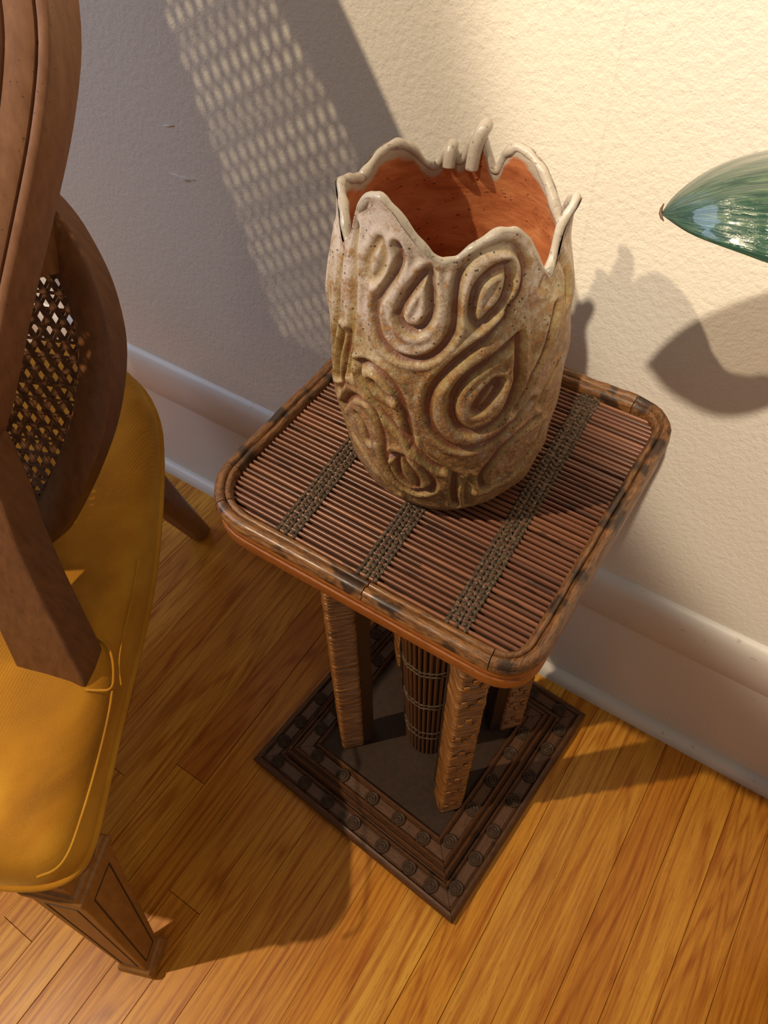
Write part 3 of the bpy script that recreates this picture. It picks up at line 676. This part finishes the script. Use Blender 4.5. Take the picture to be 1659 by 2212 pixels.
def resamp(P, n):
    Q = np.vstack([P, P[:1]]); s_ = np.r_[0, np.cumsum(np.linalg.norm(np.diff(Q, axis=0), axis=1))]; u_ = np.linspace(0, s_[-1], n+1)[:-1]
    return np.stack([np.interp(u_, s_, Q[:, 0]), np.interp(u_, s_, Q[:, 1])], 1)
def ring(P, ac, plane, prof, name, mat):
    kz = math.sqrt(1+plane.k**2); mb = MB(); P = resamp(P, 180); R_ = [offs(P, d, kz) for d, w_ in prof]
    rings = [[plane.P(ac+R_[j][i][0], R_[j][i][1], prof[j][1]) for j in range(len(prof))] for i in range(len(P))]
    rings.append(rings[0]); mb.loft(rings, caps=False); return sm_flat(mb.build(name, mat, chair), 50)
def webbing(P, ac, plane, w0, pitch, name, wd=.0021):
    kz = math.sqrt(1+plane.k**2); Q = P.copy(); Q[:, 1] *= kz; mb = MB(); n = len(Q)
    def lines(ang, pit, dbl, lay):
        d = np.array([math.cos(ang), math.sin(ang)]); nn = np.array([-d[1], d[0]]); pr = Q@nn; k0 = math.floor(pr.min()/pit); k1 = math.ceil(pr.max()/pit)
        for k in range(k0, k1+1):
            for s_ in dbl:
                c = k*pit+s_; ts = []
                for i in range(n):
                    a, b = pr[i]-c, pr[(i+1) % n]-c
                    if a*b < 0: p = Q[i]+(Q[(i+1) % n]-Q[i])*a/(a-b); ts.append(p@d)
                ts.sort()
                for t0, t1 in zip(ts[::2], ts[1::2]):
                    m_ = (t0+t1)/2; p = nn*c+d*m_
                    e0 = plane.P(ac+p[0]-d[0]*(t1-t0)/2, (p[1]-d[1]*(t1-t0)/2)/kz, w0+lay); e1 = plane.P(ac+p[0]+d[0]*(t1-t0)/2, (p[1]+d[1]*(t1-t0)/2)/kz, w0+lay)
                    t_ = e1-e0; ln = np.linalg.norm(t_); 
                    if ln < .004: continue
                    t_ /= ln; s3 = np.cross(plane.n, t_); mb.box((e0+e1)/2, (ln, wd, .0009), (t_, s3, plane.n))
    for sg_, ly in ((1, 0.0), (-1, .0010)): lines(sg_*math.radians(57), pitch, (-.0018, .0018), ly)
    lines(0, pitch*1.19, (0,), .0020)
    o = mb.build(name, M['web'], chair, False); prop(o, kind='stuff', label='open woven cane'); return o
KN = .45; PN = Plane(.265, KN)
oute = ring_outline([(.10, 1.29), (.19, 1.255), (.255, 1.19), (.29, 1.125), (.322, 1.06), (.335, .99), (.318, .93), (.289, .866), (.258, .80), (.225, .72), (.205, .685), (.155, .635), (.08, .605)], 1.30, .600, 1.097)
moul = [(.003, -.038), (.003, -.0035), (.002, -.001), (0, .0004), (-.004, .0004), (-.0062, -.0006), (-.0068, -.0032), (-.0080, -.0032), (-.0086, -.0002), (-.011, .0007), (-.020, .0016), (-.0295, .0006), (-.0303, -.0028), (-.0315, -.0028), (-.0323, .0004), (-.035, .0020), (-.0385, .0010), (-.040, -.0015), (-.040, -.020), (-.040, -.038)]
ring(oute, A0, PN, moul, 'back_frame', M['frame'])
inn = offs(resamp(oute, 180), -.0395, math.sqrt(1+KN*KN)); webbing(inn, A0, PN, -.012, .0128, 'cane_panel', .0030)
mb = MB(); mb.loft([[PN.P(A0+x, z, w_) for x, w_ in ((-hw-.17, -.006), (-hw*.6, -.002), (hw*.6, -.002), (hw, -.006), (hw, -.020), (-hw-.17, -.020))] for z, hw in ((.635, .045), (.70, .050), (.85, .056), (1.0, .058), (1.15, .056), (1.262, .050))])
mb.build('light_block_splat', M['frame'], chair)  # unseen splat, added off-centre to block lamp light through the cane
for side in (1, -1):
    mb = MB(); rings = []
    for z, a1, a2 in ((.408, -.384, -.462), (.46, -.388, -.463), (.549, -.419, -.486), (.60, -.434, -.500), (.64, -.440, -.520), (.69, -.455, -.530)):
        x1, x2 = side*(a1-A0), side*(a2-A0)
        rings.append([PN.P(A0+x1, z, -.001), PN.P(A0+x2, z, -.001), PN.P(A0+x2, z, -.047), PN.P(A0+x1, z, -.047)])
    mb.loft(rings); bevel(mb.build('back_post', M['post'], chair, False), .003, 2, 30)
# rear caned oval
KF = .5; PF = Plane(.402, KF); AF = -.600
of = ring_outline([(.10, .850), (.175, .815), (.212, .76), (.223, .72), (.225, .689), (.216, .645), (.201, .604), (.164, .537), (.119, .475)], .865, .462, 1.118)
fprof = [(0, 0), (0, .026), (-.003, .0285), (-.034, .0285), (-.037, .026), (-.037, 0)]
ring(of, AF, PF, fprof, 'rear_frame', M['post'])
webbing(offs(resamp(of, 160), -.0365, math.sqrt(1+KF*KF)), AF, PF, .015, .0128, 'rear_cane_panel', .0031)
for side in (1, -1):
    mb = MB(); mb.add([PF.P(AF+side*(.185+dx), z, w_) for dx in (-.03, -.006) for z in (.755, .795) for w_ in (.0, .09)], [(0, 1, 3, 2), (4, 6, 7, 5), (0, 4, 5, 1), (2, 3, 7, 6), (0, 2, 6, 4), (1, 5, 7, 3)])
    mb.build('frame_spacer', M['post'], chair, False)

# ------------------------------------------------------------------ leaf at the right edge
plant = empty('houseplant', (.42, .36, 0)); prop(plant, 'dark green glossy leaf with brown tip reaching in from the right edge', 'plant')
pl = np.array([.42, .36, 0])
def lp(px, py, s): return CAM+s*ray(px, py)-pl
top_e = [(1430, 458, .440), (1452, 425, .441), (1500, 385, .444), (1550, 355, .449), (1600, 337, .455), (1659, 325, .462), (1740, 318, .476), (1840, 322, .495), (1940, 345, .515), (2050, 400, .535), (2150, 470, .55)]
bot_e = [(1432, 466, .438), (1462, 488, .428), (1500, 510, .418), (1550, 530, .410), (1600, 548, .406), (1659, 568, .402), (1740, 590, .405), (1840, 600, .42), (1940, 590, .45), (2050, 550, .49), (2150, 490, .54)]
T_ = [lp(*p) for p in top_e]; B_ = [lp(*p) for p in bot_e]
T_ = [np.array(p) for p in smooth_line(T_, 2)]; B_ = [np.array(p) for p in smooth_line(B_, 2)]
nU = len(T_); nW = 20; Vv = []; UV = []
for i in range(nU):
    for j in range(nW+1):
        f_ = j/nW; p = T_[i]*(1-f_)+B_[i]*f_; wdt = np.linalg.norm(T_[i]-B_[i])
        p = p+np.array([.0, -.35, .94])*wdt*(.20*math.sin(math.pi*f_)-.020*math.exp(-((f_-.5)/.05)**2)+.006*math.sin(f_*34+i*.35))
        Vv.append(p); UV.append((i/nU, f_))
Ff = [(i*(nW+1)+j, i*(nW+1)+j+1, (i+1)*(nW+1)+j+1, (i+1)*(nW+1)+j) for i in range(nU-1) for j in range(nW)]
me = mesh('leaf', Vv, Ff); uvl = me.uv_layers.new(name='UVMap')
for lo in me.loops: uvl.data[lo.index].uv = UV[lo.vertex_index]
leaf = link('leaf', me, M['leaf'], plant); so = leaf.modifiers.new('thick', 'SOLIDIFY'); so.thickness = .0009; so.offset = -1
mb = MB(); mb.tube([lp(1434, 440, .441), lp(1429, 450, .440), lp(1427, 460, .439), lp(1429, 470, .438), lp(1434, 478, .437)], [.0003, .0007, .0009, .0007, .0002], 6); prop(mb.build('leaf_tip', M['brown'], leaf), label='dry brown curled tip')
j = (T_[-1]+B_[-1])/2
SP = smooth_line([j, j+np.array([.05, .0, .02]), np.array([-.02, 0, .86]), np.array([.05, 0, .58]), np.array([.02, 0, .38]), np.array([0, 0, .22])], 3)
mb = MB(); mb.tube(SP, list(np.linspace(.0025, .006, len(SP))), 8); mb.build('stalk', M['stalk'], plant)
mb = MB(); mb.loft([[(r_*math.cos(a), r_*math.sin(a), z) for a in np.linspace(0, 2*math.pi, 33)[:-1]] for r_, z in ((.075, 0), (.10, .20), (.108, .20), (.108, .235), (.098, .235), (.094, .215))]); mb.build('pot', M['pot'], plant)
mb = MB(); mb.loft([[(r_*math.cos(a), r_*math.sin(a), z) for a in np.linspace(0, 2*math.pi, 33)[:-1]] for r_, z in ((.093, .20), (.093, .221), (.04, .226), (.003, .227))]); mb.build('soil', M['soil'], plant)
